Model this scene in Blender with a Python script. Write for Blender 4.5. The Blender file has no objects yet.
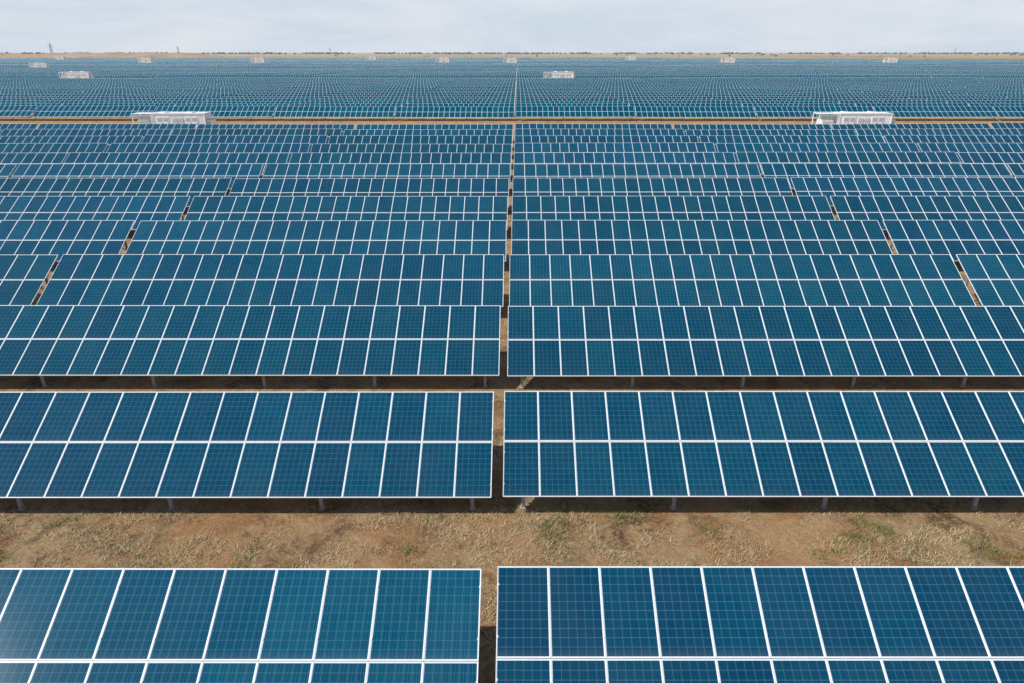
import bpy, bmesh, math, random
from mathutils import Vector, Matrix, noise as mnoise
random.seed(7)
S=bpy.context.scene
S.view_settings.view_transform='Standard'; S.view_settings.look='None'; S.view_settings.exposure=0
COL=S.collection

# ---------------- node helpers ----------------
def new_mat(name):
    m=bpy.data.materials.new(name); m.use_nodes=True
    nt=m.node_tree; nt.nodes.clear()
    o=nt.nodes.new('ShaderNodeOutputMaterial'); b=nt.nodes.new('ShaderNodeBsdfPrincipled')
    nt.links.new(b.outputs[0],o.inputs[0])
    return m,nt,b
def setv(nt,sock,v):
    if isinstance(v,bpy.types.NodeSocket): nt.links.new(v,sock)
    else: sock.default_value=v
def M(nt,op,a,b=None,c=None,clamp=False):
    n=nt.nodes.new('ShaderNodeMath'); n.operation=op; n.use_clamp=clamp
    setv(nt,n.inputs[0],a)
    if b is not None: setv(nt,n.inputs[1],b)
    if c is not None: setv(nt,n.inputs[2],c)
    return n.outputs[0]
def mix(nt,f,a,b,mode='MIX'):
    n=nt.nodes.new('ShaderNodeMix'); n.data_type='RGBA'; n.blend_type=mode
    setv(nt,n.inputs[0],f)
    setv(nt,n.inputs[6],a if isinstance(a,bpy.types.NodeSocket) else (*a,1))
    setv(nt,n.inputs[7],b if isinstance(b,bpy.types.NodeSocket) else (*b,1))
    return n.outputs[2]
def noise(nt,vec,scale,detail=4,rough=0.55,dist=0):
    n=nt.nodes.new('ShaderNodeTexNoise'); n.inputs['Scale'].default_value=scale
    n.inputs['Detail'].default_value=detail; n.inputs['Roughness'].default_value=rough
    n.inputs['Distortion'].default_value=dist
    if vec is not None: nt.links.new(vec,n.inputs['Vector'])
    return n.outputs[0]
def ramp(nt,f,lo,hi):
    n=nt.nodes.new('ShaderNodeMapRange'); n.inputs[1].default_value=lo; n.inputs[2].default_value=hi
    nt.links.new(f,n.inputs[0]); return n.outputs[0]
def mapping(nt,vec,scale):
    n=nt.nodes.new('ShaderNodeMapping'); n.inputs['Scale'].default_value=scale
    nt.links.new(vec,n.inputs[0]); return n.outputs[0]
def simple(name,col,rough=0.5,metal=0.0,var=0.12,scale=6):
    m,nt,b=new_mat(name)
    g=nt.nodes.new('ShaderNodeNewGeometry')
    f=noise(nt,g.outputs['Position'],scale,5)
    c=mix(nt,ramp(nt,f,0.3,0.7),tuple(x*(1-var) for x in col),tuple(min(1,x*(1+var)) for x in col))
    nt.links.new(c,b.inputs['Base Color']); b.inputs['Roughness'].default_value=rough; b.inputs['Metallic'].default_value=metal
    return m

# ---------------- materials ----------------
CELL_A=(0.0008,0.050,0.102); CELL_B=(0.002,0.074,0.130)
def glass_mat(name,far):
    m,nt,b=new_mat(name)
    uvn=nt.nodes.new('ShaderNodeUVMap'); sp=nt.nodes.new('ShaderNodeSeparateXYZ'); nt.links.new(uvn.outputs[0],sp.inputs[0])
    u,v=sp.outputs[0],sp.outputs[1]
    fu=M(nt,'FRACT',u); fv=M(nt,'FRACT',v)
    iu=M(nt,'FLOOR',u); iv=M(nt,'FLOOR',v)
    oi=nt.nodes.new('ShaderNodeObjectInfo')
    cmb=nt.nodes.new('ShaderNodeCombineXYZ'); nt.links.new(iu,cmb.inputs[0]); nt.links.new(iv,cmb.inputs[1])
    nt.links.new(M(nt,'MULTIPLY',oi.outputs['Random'],97.3),cmb.inputs[2])
    wn=nt.nodes.new('ShaderNodeTexWhiteNoise'); nt.links.new(cmb.outputs[0],wn.inputs['Vector'])
    eu=M(nt,'ABSOLUTE',M(nt,'SUBTRACT',fu,0.5)); ev=M(nt,'ABSOLUTE',M(nt,'SUBTRACT',fv,0.5))
    g=nt.nodes.new('ShaderNodeNewGeometry')
    if far:
        mg=M(nt,'MAXIMUM',M(nt,'GREATER_THAN',eu,0.476),M(nt,'GREATER_THAN',ev,0.482))
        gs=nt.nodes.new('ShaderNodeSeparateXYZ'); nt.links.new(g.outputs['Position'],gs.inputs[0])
        col=mix(nt,wn.outputs[0],(0.0005,0.074,0.122),(0.001,0.100,0.150))
        blk=noise(nt,mapping(nt,g.outputs['Position'],(.006,.02,.0)),1.0,3)
        col=mix(nt,M(nt,'MULTIPLY',ramp(nt,blk,.45,.6),.35),col,(0.002,0.060,0.125))
        col=mix(nt,M(nt,'MULTIPLY',ramp(nt,gs.outputs[1],180,1200),.42),col,(0.09,0.26,0.32))  # distance haze painted into the panel colour: paler teal with depth
    else:
        mg=M(nt,'MAXIMUM',M(nt,'GREATER_THAN',eu,0.478),M(nt,'GREATER_THAN',ev,0.484))
        cu=M(nt,'MULTIPLY',M(nt,'SUBTRACT',fu,0.022),6/0.956); cv=M(nt,'MULTIPLY',M(nt,'SUBTRACT',fv,0.016),10/0.968)
        eu2=M(nt,'ABSOLUTE',M(nt,'SUBTRACT',M(nt,'FRACT',cu),0.5)); ev2=M(nt,'ABSOLUTE',M(nt,'SUBTRACT',M(nt,'FRACT',cv),0.5))
        al=oi.outputs['Alpha']
        grid=M(nt,'MAXIMUM',M(nt,'GREATER_THAN',eu2,0.480),M(nt,'MULTIPLY',M(nt,'GREATER_THAN',ev2,0.482),M(nt,'SUBTRACT',1.35,M(nt,'MULTIPLY',al,0.7))))
        bus=M(nt,'LESS_THAN',M(nt,'ABSOLUTE',M(nt,'SUBTRACT',M(nt,'FRACT',M(nt,'MULTIPLY',cu,3)),0.5)),0.05)
        c2=nt.nodes.new('ShaderNodeCombineXYZ')
        nt.links.new(M(nt,'FLOOR',M(nt,'ADD',cu,M(nt,'MULTIPLY',iu,7))),c2.inputs[0]); nt.links.new(M(nt,'FLOOR',M(nt,'ADD',cv,M(nt,'MULTIPLY',iv,11))),c2.inputs[1]); nt.links.new(oi.outputs['Random'],c2.inputs[2])
        w2=nt.nodes.new('ShaderNodeTexWhiteNoise'); nt.links.new(c2.outputs[0],w2.inputs['Vector'])
        col=mix(nt,wn.outputs[0],CELL_A,CELL_B)
        col=mix(nt,M(nt,'MULTIPLY',w2.outputs[0],0.35),col,(0.001,0.034,0.088))
        vo=nt.nodes.new('ShaderNodeTexVoronoi'); vo.inputs['Scale'].default_value=60
        nt.links.new(mapping(nt,uvn.outputs[0],(1,1.65,1)),vo.inputs['Vector'])
        sc=nt.nodes.new('ShaderNodeSeparateColor'); nt.links.new(vo.outputs['Color'],sc.inputs[0])
        col=mix(nt,M(nt,'MULTIPLY',sc.outputs[0],0.2),col,(0.003,0.11,0.18))
        col=mix(nt,M(nt,'MULTIPLY',bus,M(nt,'MULTIPLY',al,0.24)),col,(0.15,0.50,0.60))
        col=mix(nt,M(nt,'MULTIPLY',grid,0.26),col,(0.30,0.60,0.72))
        d=ramp(nt,noise(nt,g.outputs['Position'],0.9,5,0.6),0.4,0.8)
        col=mix(nt,M(nt,'MULTIPLY',d,0.03),col,(0.35,0.36,0.33))
        # dust gathered along the lower edge of each module
        le=M(nt,'MULTIPLY',M(nt,'SUBTRACT',1.0,ramp(nt,fv,0.015,0.10)),0.07)
        col=mix(nt,le,col,(0.40,0.38,0.33))
    col=mix(nt,1.0,col,oi.outputs['Color'],'MULTIPLY')
    col=mix(nt,mg,col,(0.78,0.83,0.85))
    nt.links.new(col,b.inputs['Base Color'])
    b.inputs['Roughness'].default_value=0.09; b.inputs['IOR'].default_value=1.28
    return m
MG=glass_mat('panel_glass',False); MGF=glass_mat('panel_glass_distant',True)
MFRAME=simple('aluminium_frame',(0.82,0.84,0.85),0.4,0.0,0.04,3)
MSTEEL=simple('galvanised_steel',(0.36,0.40,0.44),0.5,0.2,0.15,8)
MBACK=simple('panel_backsheet',(0.24,0.26,0.28),0.6,0,0.05,3)
MWHITE=simple('white_painted_steel',(0.90,0.91,0.92),0.45,0,0.03,1.2)
MGREY=simple('grey_vent',(0.48,0.51,0.54),0.6,0,0.12,4)
MDARK=simple('dark_recess',(0.05,0.055,0.06),0.7,0,0.2,4)
MCONC=simple('concrete_plinth',(0.42,0.40,0.36),0.85,0,0.15,3)

def ground_mat(name,road=False):
    m,nt,b=new_mat(name)
    g=nt.nodes.new('ShaderNodeNewGeometry'); P=g.outputs['Position']
    big=noise(nt,P,0.22,6,0.65,0.5); med=noise(nt,P,0.9,8,0.70,0.8); fine=noise(nt,P,6,9,0.75,0.3); vf=noise(nt,P,30,4,0.7)
    if road: a,bb,cc=(0.44,0.24,0.095),(0.57,0.34,0.15),(0.66,0.45,0.24)
    else: a,bb,cc=(0.150,0.085,0.042),(0.42,0.262,0.130),(0.58,0.43,0.26)
    col=mix(nt,ramp(nt,med,0.40,0.54),a,bb)
    col=mix(nt,M(nt,'MULTIPLY',ramp(nt,fine,0.48,0.64),0.8),col,cc)
    col=mix(nt,M(nt,'MULTIPLY',ramp(nt,big,0.47,0.58),0.6),col,(0.48,0.245,0.105))
    st=noise(nt,mapping(nt,P,(7,16,7)),3.0,6,0.75,1.5)
    patch=ramp(nt,noise(nt,P,0.5,4,0.6,0.8),0.47,0.56)
    col=mix(nt,M(nt,'MULTIPLY',M(nt,'MULTIPLY',ramp(nt,st,0.5,0.58),patch),0.0 if road else 0.8),col,(0.66,0.54,0.32))
    gp=M(nt,'MULTIPLY',ramp(nt,noise(nt,P,0.33,6,0.65,1.0),0.53,0.62),ramp(nt,noise(nt,P,5,5,.7),.42,.58))
    col=mix(nt,M(nt,'MULTIPLY',gp,0.0 if road else 0.7),col,(0.16,0.15,0.06))
    col=mix(nt,M(nt,'MULTIPLY',ramp(nt,vf,0.52,0.66),0.5),col,(0.11,0.07,0.035))
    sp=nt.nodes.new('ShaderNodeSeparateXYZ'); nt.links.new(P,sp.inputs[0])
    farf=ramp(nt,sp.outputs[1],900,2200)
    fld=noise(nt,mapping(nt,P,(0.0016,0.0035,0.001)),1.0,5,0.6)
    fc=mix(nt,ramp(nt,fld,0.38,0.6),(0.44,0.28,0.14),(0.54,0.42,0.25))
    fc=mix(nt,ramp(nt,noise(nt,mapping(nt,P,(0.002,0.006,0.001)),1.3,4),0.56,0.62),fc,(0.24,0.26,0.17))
    fc=mix(nt,ramp(nt,sp.outputs[1],2200,6000),fc,(0.38,0.42,0.44))  # haze over the far plain, put into the earth colour as blue-grey
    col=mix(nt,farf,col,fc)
    nt.links.new(col,b.inputs['Base Color']); b.inputs['Roughness'].default_value=0.95
    b.inputs['Specular IOR Level'].default_value=0.15
    bp=nt.nodes.new('ShaderNodeBump'); bp.inputs['Strength'].default_value=1.0; bp.inputs['Distance'].default_value=0.14
    hh=M(nt,'ADD',M(nt,'MULTIPLY',fine,0.7),M(nt,'ADD',M(nt,'MULTIPLY',med,0.9),M(nt,'MULTIPLY',vf,0.2)))
    nt.links.new(hh,bp.inputs['Height']); nt.links.new(bp.outputs[0],b.inputs['Normal'])
    return m
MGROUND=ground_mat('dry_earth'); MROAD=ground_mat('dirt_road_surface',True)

# ---------------- mesh helpers ----------------
class MB:
    def __init__(s): s.v=[];s.f=[];s.m=[];s.uv=[]
    def quad(s,pts,mi,uv=None):
        i=len(s.v); s.v+= [tuple(p) for p in pts]; s.f.append(tuple(range(i,i+len(pts)))); s.m.append(mi); s.uv+= (uv or [(0,0)]*len(pts))
    def box(s,c,d,mi,mat=None):
        x,y,z=c; a,b_,h=d[0]/2,d[1]/2,d[2]/2
        p=[Vector((x+i*a,y+j*b_,z+k*h)) for k in(-1,1) for j in(-1,1) for i in(-1,1)]
        if mat: p=[mat@q for q in p]
        for q in((0,2,3,1),(4,5,7,6),(0,1,5,4),(2,6,7,3),(0,4,6,2),(1,3,7,5)): s.quad([p[k] for k in q],mi)
    def beam(s,p0,p1,w,h,mi):
        p0=Vector(p0);p1=Vector(p1);d=p1-p0;L=d.length
        R=d.to_track_quat('X','Z').to_matrix().to_4x4(); R.translation=(p0+p1)/2
        s.box((0,0,0),(L,w,h),mi,R)
    def mesh(s,name,mats):
        me=bpy.data.meshes.new(name); me.from_pydata(s.v,[],s.f); me.update()
        for m in mats: me.materials.append(m)
        me.polygons.foreach_set('material_index',s.m)
        l=me.uv_layers.new(name='UVMap'); l.data.foreach_set('uv',[c for q in s.uv for c in q])
        return me
def add(name,me,loc=(0,0,0)):
    o=bpy.data.objects.new(name,me); o.location=loc; COL.objects.link(o); return o

# ---------------- solar table ----------------
TILT=math.radians(30.6); NM=22; ML=1.675; TL=2*ML; TW=NM*1.0
ct,st_=math.cos(TILT),math.sin(TILT); ZTOP=2.40
def table_mesh(seed):
    r=random.Random(seed); b=MB()
    def P(x,s,n): return Vector((x,-s*ct-n*st_,ZTOP-s*st_+n*ct))
    def sbox(x0,x1,s0,s1,n0,n1,mi):
        p=[P(x,s,n) for n in(n0,n1) for s in(s1,s0) for x in(x0,x1)]
        for q in((0,2,3,1),(4,5,7,6),(0,1,5,4),(2,6,7,3),(0,4,6,2),(1,3,7,5)): b.quad([p[k] for k in q],mi)
    fw=0.014; g=0.002
    for i in range(NM):
        for j in range(2):
            x0=-TW/2+i+g; x1=x0+1-2*g; s0=j*ML+(0.0 if j==0 else 0.008); s1=(j+1)*ML-(0.008 if j==0 else 0.0)
            dn=[r.uniform(-0.0025,0.0025) for _ in range(4)]; e=r.uniform(0,0.004)
            U,V=i,1-j
            b.quad([P(x0+fw,s1-fw,dn[0]),P(x1-fw,s1-fw,dn[1]),P(x1-fw,s0+fw,dn[2]),P(x0+fw,s0+fw,dn[3])],0,
                   [(U+.012,V+.009),(U+.988,V+.009),(U+.988,V+.991),(U+.012,V+.991)])
            sbox(x0,x0+fw,s0,s1,-0.035,0.005+e,1); sbox(x1-fw,x1,s0,s1,-0.035,0.005+e,1)
            sbox(x0+fw,x1-fw,s0,s0+fw,-0.035,0.0045+e,1); sbox(x0+fw,x1-fw,s1-fw,s1,-0.035,0.0045+e,1)
            b.quad([P(x0+fw,s1-fw,-.03),P(x0+fw,s0+fw,-.03),P(x1-fw,s0+fw,-.03),P(x1-fw,s1-fw,-.03)],3)
            if j==0: sbox(x0+.46,x0+.54,s0+.12,s0+.24,-.055,-.032,4)
    sbox(-TW/2,TW/2,ML-.02,ML+.02,-0.05,-0.036,1)
    for i in range(NM+1):
        for s in (0.35,1.3,ML+.35,ML+1.3):
            x=-TW/2+i; x=min(max(x,-TW/2+.02),TW/2-.02)
            sbox(x-.018,x+.018,s-.02,s+.02,0.0095,0.012,1)
    for s in (0.35,1.3,ML+.35,ML+1.3): sbox(-TW/2+.01,TW/2-.01,s-.03,s+.03,-0.115,-0.056,2)
    for k in range(6):
        x=-TW/2+.55+k*(TW-1.1)/5
        sbox(x-.03,x+.03,0.15,TL-.15,-0.215,-0.117,2)
        for s in (0.75,TL-0.42):
            p=P(x,s,-.2); b.box((p.x,p.y,(p.z-.4)/2),(.10,.08,p.z+.4),2)
            b.box((p.x,p.y,-.0),(.16,.16,.05),5)
        p=P(x,0.75,-.2);q=P(x,1.9,-.2); b.beam((x+.05,p.y,.65),(x+.05,q.y,q.z),.04,.05,2)
    for k in (0,4):
        x=-TW/2+.55+k*(TW-1.1)/5; x2=x+(TW-1.1)/5; p=P(x,0.75,-.2)
        b.beam((x,p.y+.06,.3),(x2,p.y+.06,1.6),.03,.03,2); b.beam((x,p.y+.09,1.6),(x2,p.y+.09,.3),.03,.03,2)
    return b.mesh('solar_panel_table',[MG,MFRAME,MSTEEL,MBACK,MDARK,MCONC])
TMS=[table_mesh(i) for i in range(4)]
TP=22.30; XG=-0.55; Y0=10.6; RP=7.5
def relief(x,y):
    k=min(1,max(0,(y-45)/60))
    return k*0.28*mnoise.noise(Vector((x*.018,y*.03,3.1)))+0.0
rr=random.Random(3)
for n in range(-1,13):
    Y=Y0+RP*n
    half=0.80*Y+26
    for k in range(-6,6):
        xc=XG+(k+.5)*TP
        if abs(xc)-11>half: continue
        jit=0.012+0.004*max(0,n)
        o=add('solar_panel_table',TMS[rr.randrange(4)],(xc+rr.uniform(-.02,.02),Y+rr.uniform(-.03,.03),relief(xc,Y)+rr.uniform(-jit,jit)))
        o.rotation_euler=(rr.uniform(-.004,.004) if n>0 else 0,(relief(xc+8,Y)-relief(xc-8,Y))/-16+rr.uniform(-.0012,.0012),0)
        t=1+rr.uniform(-.11,.11)
        o.color=(t,t,t*rr.uniform(.96,1.05),.3)
        if n==0 and k==-1: o.color=(1.0,1.08,1.08,.8)  # specular sheen on this block painted as a lighter tint, stronger busbars
        if n==0 and k==0: o.color=(1.0,.88,.93,.25)

# ---------------- distant field ----------------
def far_limit(x,y):
    t=x/y if y>0 else 0
    return 1500-650*max(0,t)**1.0-150*max(0,-t)
def far_rows(y0,y1):
    b=MB(); Y=y0
    while Y<y1:
        half=0.80*Y+60; kmax=int(half/TP)+1
        for k in range(-kmax,kmax+1):
            xc=XG+(k+.5)*TP
            if Y>far_limit(xc,Y): continue
            z=ZTOP+0.5*mnoise.noise(Vector((xc*.012,Y*.015,7)))*min(1,(Y-100)/200)+rr.uniform(-.05,.05); x0=xc-11;x1=xc+11
            yb=Y-TL*ct; zb=z-TL*st_; th=.06
            sk=rr.uniform(-.06,.06)
            ru=rr.randrange(50)*22
            b.quad([(x0,yb,zb),(x1,yb,zb+sk),(x1,Y,z+sk),(x0,Y,z)],0,[(ru,0),(ru+22,0),(ru+22,2),(ru,2)])
            b.quad([(x0,yb,zb-th),(x1,yb,zb+sk-th),(x1,yb,zb+sk),(x0,yb,zb)],1)
            b.quad([(x0,Y,z),(x1,Y,z+sk),(x1,Y,z+sk-th),(x0,Y,z-th)],1)
            b.quad([(x0,yb,zb-th),(x0,yb,zb),(x0,Y,z),(x0,Y,z-th)],1); b.quad([(x1,yb,zb+sk),(x1,yb,zb+sk-th),(x1,Y,z+sk-th),(x1,Y,z+sk)],1)
            b.quad([(x0,yb,zb-th),(x0,Y,z-th),(x1,Y,z+sk-th),(x1,yb,zb+sk-th)],3)
            if Y<320:
                for i in range(6):
                    x=x0+.55+i*4.18
                    b.quad([(x-.045,yb+.5,-.1),(x+.045,yb+.5,-.1),(x+.045,yb+.5,zb+.2),(x-.045,yb+.5,zb+.2)],2)
                    b.quad([(x-.045,Y-.65,-.1),(x+.045,Y-.65,-.1),(x+.045,Y-.65,z-.45),(x-.045,Y-.65,z-.45)],2)
        Y+=RP
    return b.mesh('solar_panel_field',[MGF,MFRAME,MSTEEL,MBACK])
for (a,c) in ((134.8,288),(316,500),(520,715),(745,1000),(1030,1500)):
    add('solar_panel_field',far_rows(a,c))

# ---------------- ground ----------------
xs=[-14000,-7000,-3500,-1800,-900,-400,-200,-100,-50,0,50,100,200,400,900,1800,3500,7000,14000]
ys=[-200,-50,0,10,20,40,80,160,320,640,1300,2600,5200,9000,15000]
v=[(x,y,0) for y in ys for x in xs]; W=len(xs)
f=[(j*W+i,j*W+i+1,(j+1)*W+i+1,(j+1)*W+i) for j in range(len(ys)-1) for i in range(W-1)]
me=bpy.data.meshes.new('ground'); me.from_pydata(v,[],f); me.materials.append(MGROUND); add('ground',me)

def strip(name,pts,w,z,mat,seg=60,wob=.6):
    b=MB(); L=[]
    for i in range(seg+1):
        t=i/seg*(len(pts)-1); k=min(int(t),len(pts)-2); t-=k
        p=Vector(pts[k]).lerp(Vector(pts[k+1]),t); d=(Vector(pts[k+1])-Vector(pts[k])).normalized(); nrm=Vector((-d.y,d.x))
        L.append((p+nrm*(w/2+random.uniform(-wob,wob)),p-nrm*(w/2+random.uniform(-wob,wob))))
    for i in range(seg):
        b.quad([(*L[i][1],z),(*L[i+1][1],z),(*L[i+1][0],z),(*L[i][0],z)],0)
    return add(name,b.mesh(name,[mat]))
strip('dirt_road',[(-260,122),(260,122)],13,.006,MROAD,300)
strip('dirt_road',[(-420,302),(420,302)],8,.006,MROAD,200)
strip('dirt_road',[(-700,732),(700,732)],10,.006,MROAD,100)
strip('dirt_road',[(-900,1015),(900,1015)],12,.006,MROAD,60)

# ---------------- inverter station ----------------
def station():
    b=MB()
    b.box((0,0,.3),(12.6,3.0,.6),4)
    def corr(x0,x1,y,z0,z1,sg):
        n=int((x1-x0)/.28)
        for i in range(n):
            a=x0+(x1-x0)*i/n; s=(x1-x0)/n
            ya=y; yb=y+sg*.04
            pts=[(a,ya),(a+s*.35,ya),(a+s*.5,yb),(a+s*.85,yb),(a+s,ya)]
            for p,q in zip(pts,pts[1:]): b.quad([(p[0],p[1],z0),(q[0],q[1],z0),(q[0],q[1],z1),(p[0],p[1],z1)],0)
    b.box((1.7,0,2.05),(8.6,2.34,2.74),0)
    for sg in (-1,1): corr(-2.5,5.9,sg*1.18,.8,3.3,sg)
    for x in (-2.56,5.96):
        for y in (-1.2,1.2): b.box((x,y,2.05),(.14,.14,2.9),0)
    for y in (-1.2,1.2):
        for z in (.68,3.42): b.box((1.7,y,z),(8.4,.14,.14),0)
    b.box((1.7,0,3.53),(8.7,2.6,.08),0)
    for x in (-1.5,-.45,3.2,4.25):
        b.box((x,-1.24,1.95),(.98,.05,2.3),0); b.box((x,-1.275,1.2),(.7,.03,.6),1); b.box((x,-1.275,2.6),(.7,.03,.5),1)
        b.box((x+.36,-1.30,1.95),(.05,.05,.3),3)
        for k in range(6): b.box((x,-1.295,.96+k*.1),(.66,.03,.03),0)
    for x in (1.0,2.0):
        b.box((x,-1.25,2.2),(.8,.06,1.2),1)
        for k in range(8): b.box((x,-1.29,1.7+k*.14),(.76,.04,.05),0)
    for x in (-1.2,3.2):
        b.box((x,0,3.65),(1.1,1.3,.16),0); b.box((x,0,3.75),(.8,.9,.04),1)
    b.box((-4.4,0,.7),(3.2,2.4,.18),2)
    b.box((-4.4,0,1.75),(1.9,1.2,1.9),0)
    for i in range(12):
        x=-5.25+i*.155
        b.box((x,-.86,1.7),(.035,.5,1.5),0); b.box((x,.86,1.7),(.035,.5,1.5),0)
    b.box((-4.4,0,2.95),(2.0,.5,.45),0)
    for i in range(3): b.box((-4.9+i*.5,.35,2.9),(.12,.12,.5),3)
    for x in (-5.95,-2.85):
        for y in (-1.15,1.15): b.box((x,y,2.05),(.12,.12,2.8),0)
    b.box((-4.4,0,3.46),(3.3,2.5,.10),0)
    for i in range(14): b.box((-5.8+i*.22,-1.16,1.3),(.05,.03,1.2),0)
    for z in (.8,1.9,3.2): b.box((-4.4,-1.16,z),(3.0,.04,.10),0)
    b.box((6.4,0,1.55),(.7,1.9,1.9),0); b.box((6.4,0,2.54),(.8,2.0,.08),1); b.box((6.4,-.98,1.5),(.5,.04,1.4),1)
    for k in range(3): b.box((-1,-1.9+k*.28,.1+k*.2),(1.6,.28,.04),2)
    for x in (-1.8,-.2): b.beam((x,-2.0,.9),(x,-1.45,1.5),.04,.04,2)
    return b.mesh('inverter_station',[MWHITE,MGREY,MSTEEL,MDARK,MCONC])
SM=station()
def sta(x,y,s=(.91,1,.92)):
    o=add('inverter_station',SM,(x,y,0)); o.scale=s
sta(-52.4,108.5); sta(50.6,108.5)
sta(16.5,298,(1,1,1.22)); sta(-180,298,(1,1,1.22))
for px in (148,260,372,443,510,630,726,887,62):
    y=733 if px not in (372,62,630) else 1018
    d=.92*y+4.6
    sta((px-518)*d/683,y-5,(1.1,1.2,1.8))
sta(-330,507,(1,1,1.35)); sta(-395,507,(1,1,1.35))

# ---------------- dry grass and stones ----------------
def grass(name,area,count,seed,green=False,clump=.5):
    r=random.Random(seed); b=MB()
    for i in range(count):
        x=r.uniform(area[0],area[1]); y=r.uniform(area[2],area[3])
        dn=mnoise.noise(Vector((x*.5,y*.9,seed)))+.5*mnoise.noise(Vector((x*1.7,y*1.7,seed+5)))
        if dn<clump-.4+r.uniform(-.1,.25): continue
        for _ in range(r.randrange(6,13)):
            a=r.uniform(0,6.283); lx=x+r.gauss(0,.07); ly=y+r.gauss(0,.07); h=r.uniform(.03,.12)*(1.4 if green else 1); le=r.uniform(.04,.16)
            w=r.uniform(.004,.010); dx,dy=math.cos(a),math.sin(a)
            b.quad([(lx-dy*w,ly+dx*w,0),(lx+dy*w,ly-dx*w,0),(lx+dx*le,ly+dy*le,h)],0)
    return b.mesh(name,[MGREEN if green else MSTRAW])
def blade_mat(name,c1,c2):
    m,nt,b=new_mat(name); g=nt.nodes.new('ShaderNodeNewGeometry')
    nt.links.new(mix(nt,g.outputs['Random Per Island'],c1,c2),b.inputs['Base Color']); b.inputs['Roughness'].default_value=.8
    return m
MSTRAW=blade_mat('straw_blades',(0.30,0.20,0.09),(0.70,0.57,0.33)); MGREEN=blade_mat('green_blades',(0.10,0.12,0.025),(0.32,0.30,0.10))
add('dry_grass',grass('dry_grass',(-16,18,10.8,18),16000,1,False,.44))
add('green_weeds',grass('green_weeds',(-16,18,10.8,16),14000,9,True,.79))
b=MB(); r=random.Random(5)
for i in range(2200):
    x=r.uniform(-16,18); y=r.uniform(10.8,17); s=r.uniform(.012,.045)
    pts=[Vector((x+s*math.cos(a)*r.uniform(.7,1.2),y+s*math.sin(a)*r.uniform(.7,1.2),0)) for a in (0,1.2,2.4,3.7,5)]
    top=Vector((x,y,s*r.uniform(.6,1)))
    for p,q in zip(pts,pts[1:]+pts[:1]): b.quad([p,q,top],0)
MST=simple('stones',(0.30,0.22,0.15),.9,0,.3,5)
add('small_stones',b.mesh('small_stones',[MST]))

# ---------------- horizon ----------------
MMOUND=simple('bare_earth',(0.42,0.30,0.20),.95,0,.2,.02)
def ridge(name,x0,x1,y,w,h,mat,seed,nx=80,ny=8):
    v=[];f=[]
    for j in range(ny+1):
        for i in range(nx+1):
            tx=i/nx; ty=j/ny
            e=min(1,tx*6,(1-tx)*6)*math.sin(math.pi*ty)
            z=h*max(0,e)*(.85+.25*mnoise.noise(Vector((tx*9,ty*2,seed))))
            v.append((x0+(x1-x0)*tx,y+w*(ty-.5)+20*mnoise.noise(Vector((tx*4,seed,0))),z-.05))
    for j in range(ny):
        for i in range(nx): k=j*(nx+1)+i; f.append((k,k+1,k+nx+2,k+nx+1))
    me=bpy.data.meshes.new(name); me.from_pydata(v,[],f); me.materials.append(mat)
    for p in me.polygons: p.use_smooth=True
    add(name,me)
ridge('earth_mound',-1120,-690,1750,180,12,MMOUND,1)
ridge('earth_mound',-2100,-1150,2300,220,9,MMOUND,2)
MTREE=simple('distant_foliage',(0.20,0.24,0.24),.9,0,.25,.03)
def treeline(name,specs,seed):
    r=random.Random(seed); b=MB()
    for (x0,x1,y,n,h) in specs:
        for i in range(n):
            x=r.uniform(x0,x1); yy=y+r.uniform(-60,60); H=h*r.uniform(.45,1.2)
            if mnoise.noise(Vector((x*.004,y*.01,seed)))<-.12: continue
            for c in range(5):
                cx=x+r.uniform(-.7,.7)*H; cz=H*r.uniform(.35,.8); s=H*r.uniform(.3,.55); cy=yy+r.uniform(-3,3)
                top=Vector((cx,cy,cz+s)); bot=Vector((cx,cy,max(-.5,cz-s)))
                rg=[Vector((cx+s*math.cos(a)*r.uniform(.7,1.3),cy+s*math.sin(a),cz+s*r.uniform(-.3,.3))) for a in (0,1.05,2.1,3.14,4.2,5.2)]
                for p,q in zip(rg,rg[1:]+rg[:1]): b.quad([p,q,top],0); b.quad([q,p,bot],0)
            b.box((x,yy,H*.25),(H*.08,H*.08,H*.5),0)
    add(name,b.mesh(name,[MTREE]))
treeline('distant_trees',[(-4500,4500,5400,1500,10),(-3800,3800,4200,220,8),(300,2600,2900,70,5),(-700,1400,2100,20,4)],4)
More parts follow.
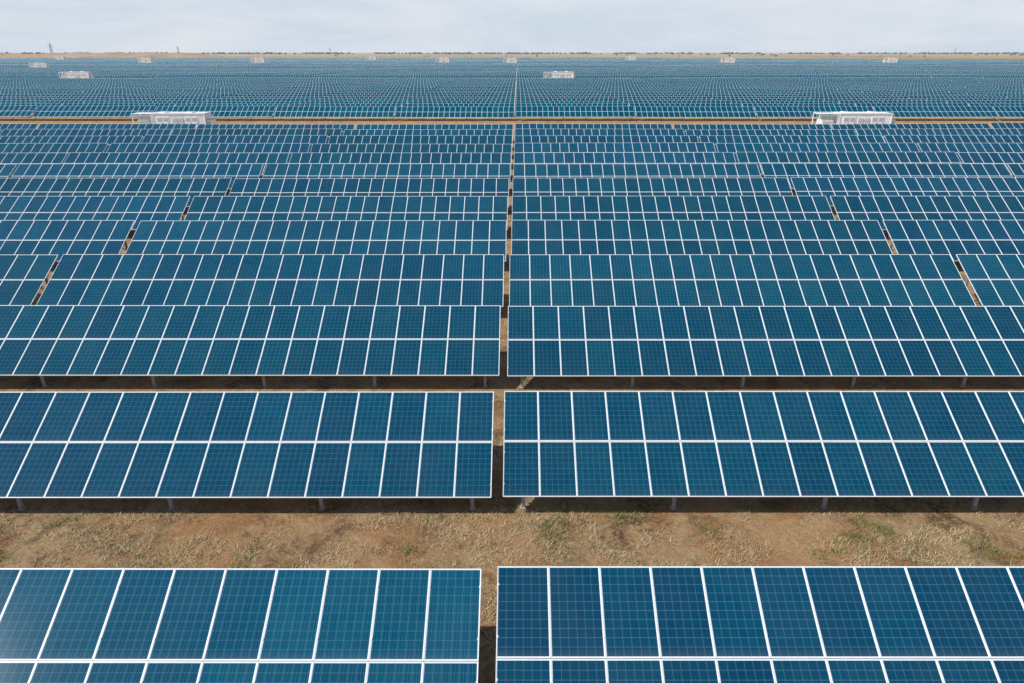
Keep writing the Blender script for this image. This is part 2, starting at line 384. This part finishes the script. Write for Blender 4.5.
def tower(h):
    b=MB(); 
    def hw(z): return h*(.09*(1-z/h)**1.3+.018)
    lv=[h*k/9 for k in range(10)]
    for a,c in zip(lv,lv[1:]):
        A,C=hw(a),hw(c)
        cor=[(-1,-1),(1,-1),(1,1),(-1,1)]
        for i in range(4):
            p=cor[i];q=cor[(i+1)%4]
            b.beam((p[0]*A,p[1]*A,a),(p[0]*C,p[1]*C,c),.7,.7,0)
            b.beam((p[0]*A,p[1]*A,a),(q[0]*C,q[1]*C,c),.4,.4,0); b.beam((q[0]*A,q[1]*A,a),(p[0]*C,p[1]*C,c),.4,.4,0)
    for z,w in ((h*.68,h*.2),(h*.8,h*.24),(h*.92,h*.17)):
        b.beam((-w,0,z),(w,0,z),.7,.7,0)
        for sg in(-1,1): b.beam((sg*w,0,z),(0,0,z+h*.06),.4,.4,0); b.beam((sg*w*.95,0,z),(sg*w*.95,0,z-h*.05),.5,.5,0)
    return b.mesh('transmission_tower',[MGREY])
TM=tower(42)
for px,y in ((51,2700),(178,4300),(955,5200),(330,5400)):
    add('transmission_tower',TM,((px-518)*(.92*y)/683,y,0))

# ---------------- light, world, camera ----------------
sd=Vector((-0.64,-0.27,0.74)).normalized()
L=bpy.data.lights.new('sun','SUN'); L.energy=4.0; L.angle=math.radians(.9); L.color=(1,.955,.885)
lo=bpy.data.objects.new('sun',L); lo.rotation_euler=sd.to_track_quat('Z','Y').to_euler(); COL.objects.link(lo)
w=bpy.data.worlds.new('World'); S.world=w; w.use_nodes=True; nt=w.node_tree
bg=nt.nodes['Background']; sky=nt.nodes.new('ShaderNodeTexSky'); sky.sky_type='NISHITA'; sky.sun_disc=False
sky.sun_elevation=math.asin(sd.z); sky.sun_rotation=math.atan2(sd.x,sd.y)%(2*math.pi)
sky.air_density=1.0; sky.dust_density=0.8; sky.ozone_density=3.0; sky.altitude=100
tc=nt.nodes.new('ShaderNodeTexCoord')
sz=nt.nodes.new('ShaderNodeSeparateXYZ'); nt.links.new(tc.outputs['Generated'],sz.inputs[0])
cl=noise(nt,mapping(nt,tc.outputs['Generated'],(2.5,2.5,12)),1.6,7,.6,.4)
haze=M(nt,'SUBTRACT',1.0,ramp(nt,sz.outputs[2],.08,.55))
hc=mix(nt,ramp(nt,cl,.38,.66),(6.2,7.05,8.2),(7.5,7.9,8.5))
c=mix(nt,M(nt,'MULTIPLY',ramp(nt,cl,.45,.75),.3),sky.outputs[0],(7.0,7.6,8.6))
c=mix(nt,M(nt,'MULTIPLY',haze,.95),c,hc)
nt.links.new(c,bg.inputs[0]); bg.inputs[1].default_value=0.10

cam=bpy.data.cameras.new('camera'); co=bpy.data.objects.new('camera',cam); COL.objects.link(co)
cam.lens=24; cam.sensor_width=36; cam.clip_end=40000; cam.clip_start=.1; cam.shift_x=-6/1024
co.location=(0,0,11.7); co.rotation_euler=(math.radians(90-22.97),0,0)
S.camera=co
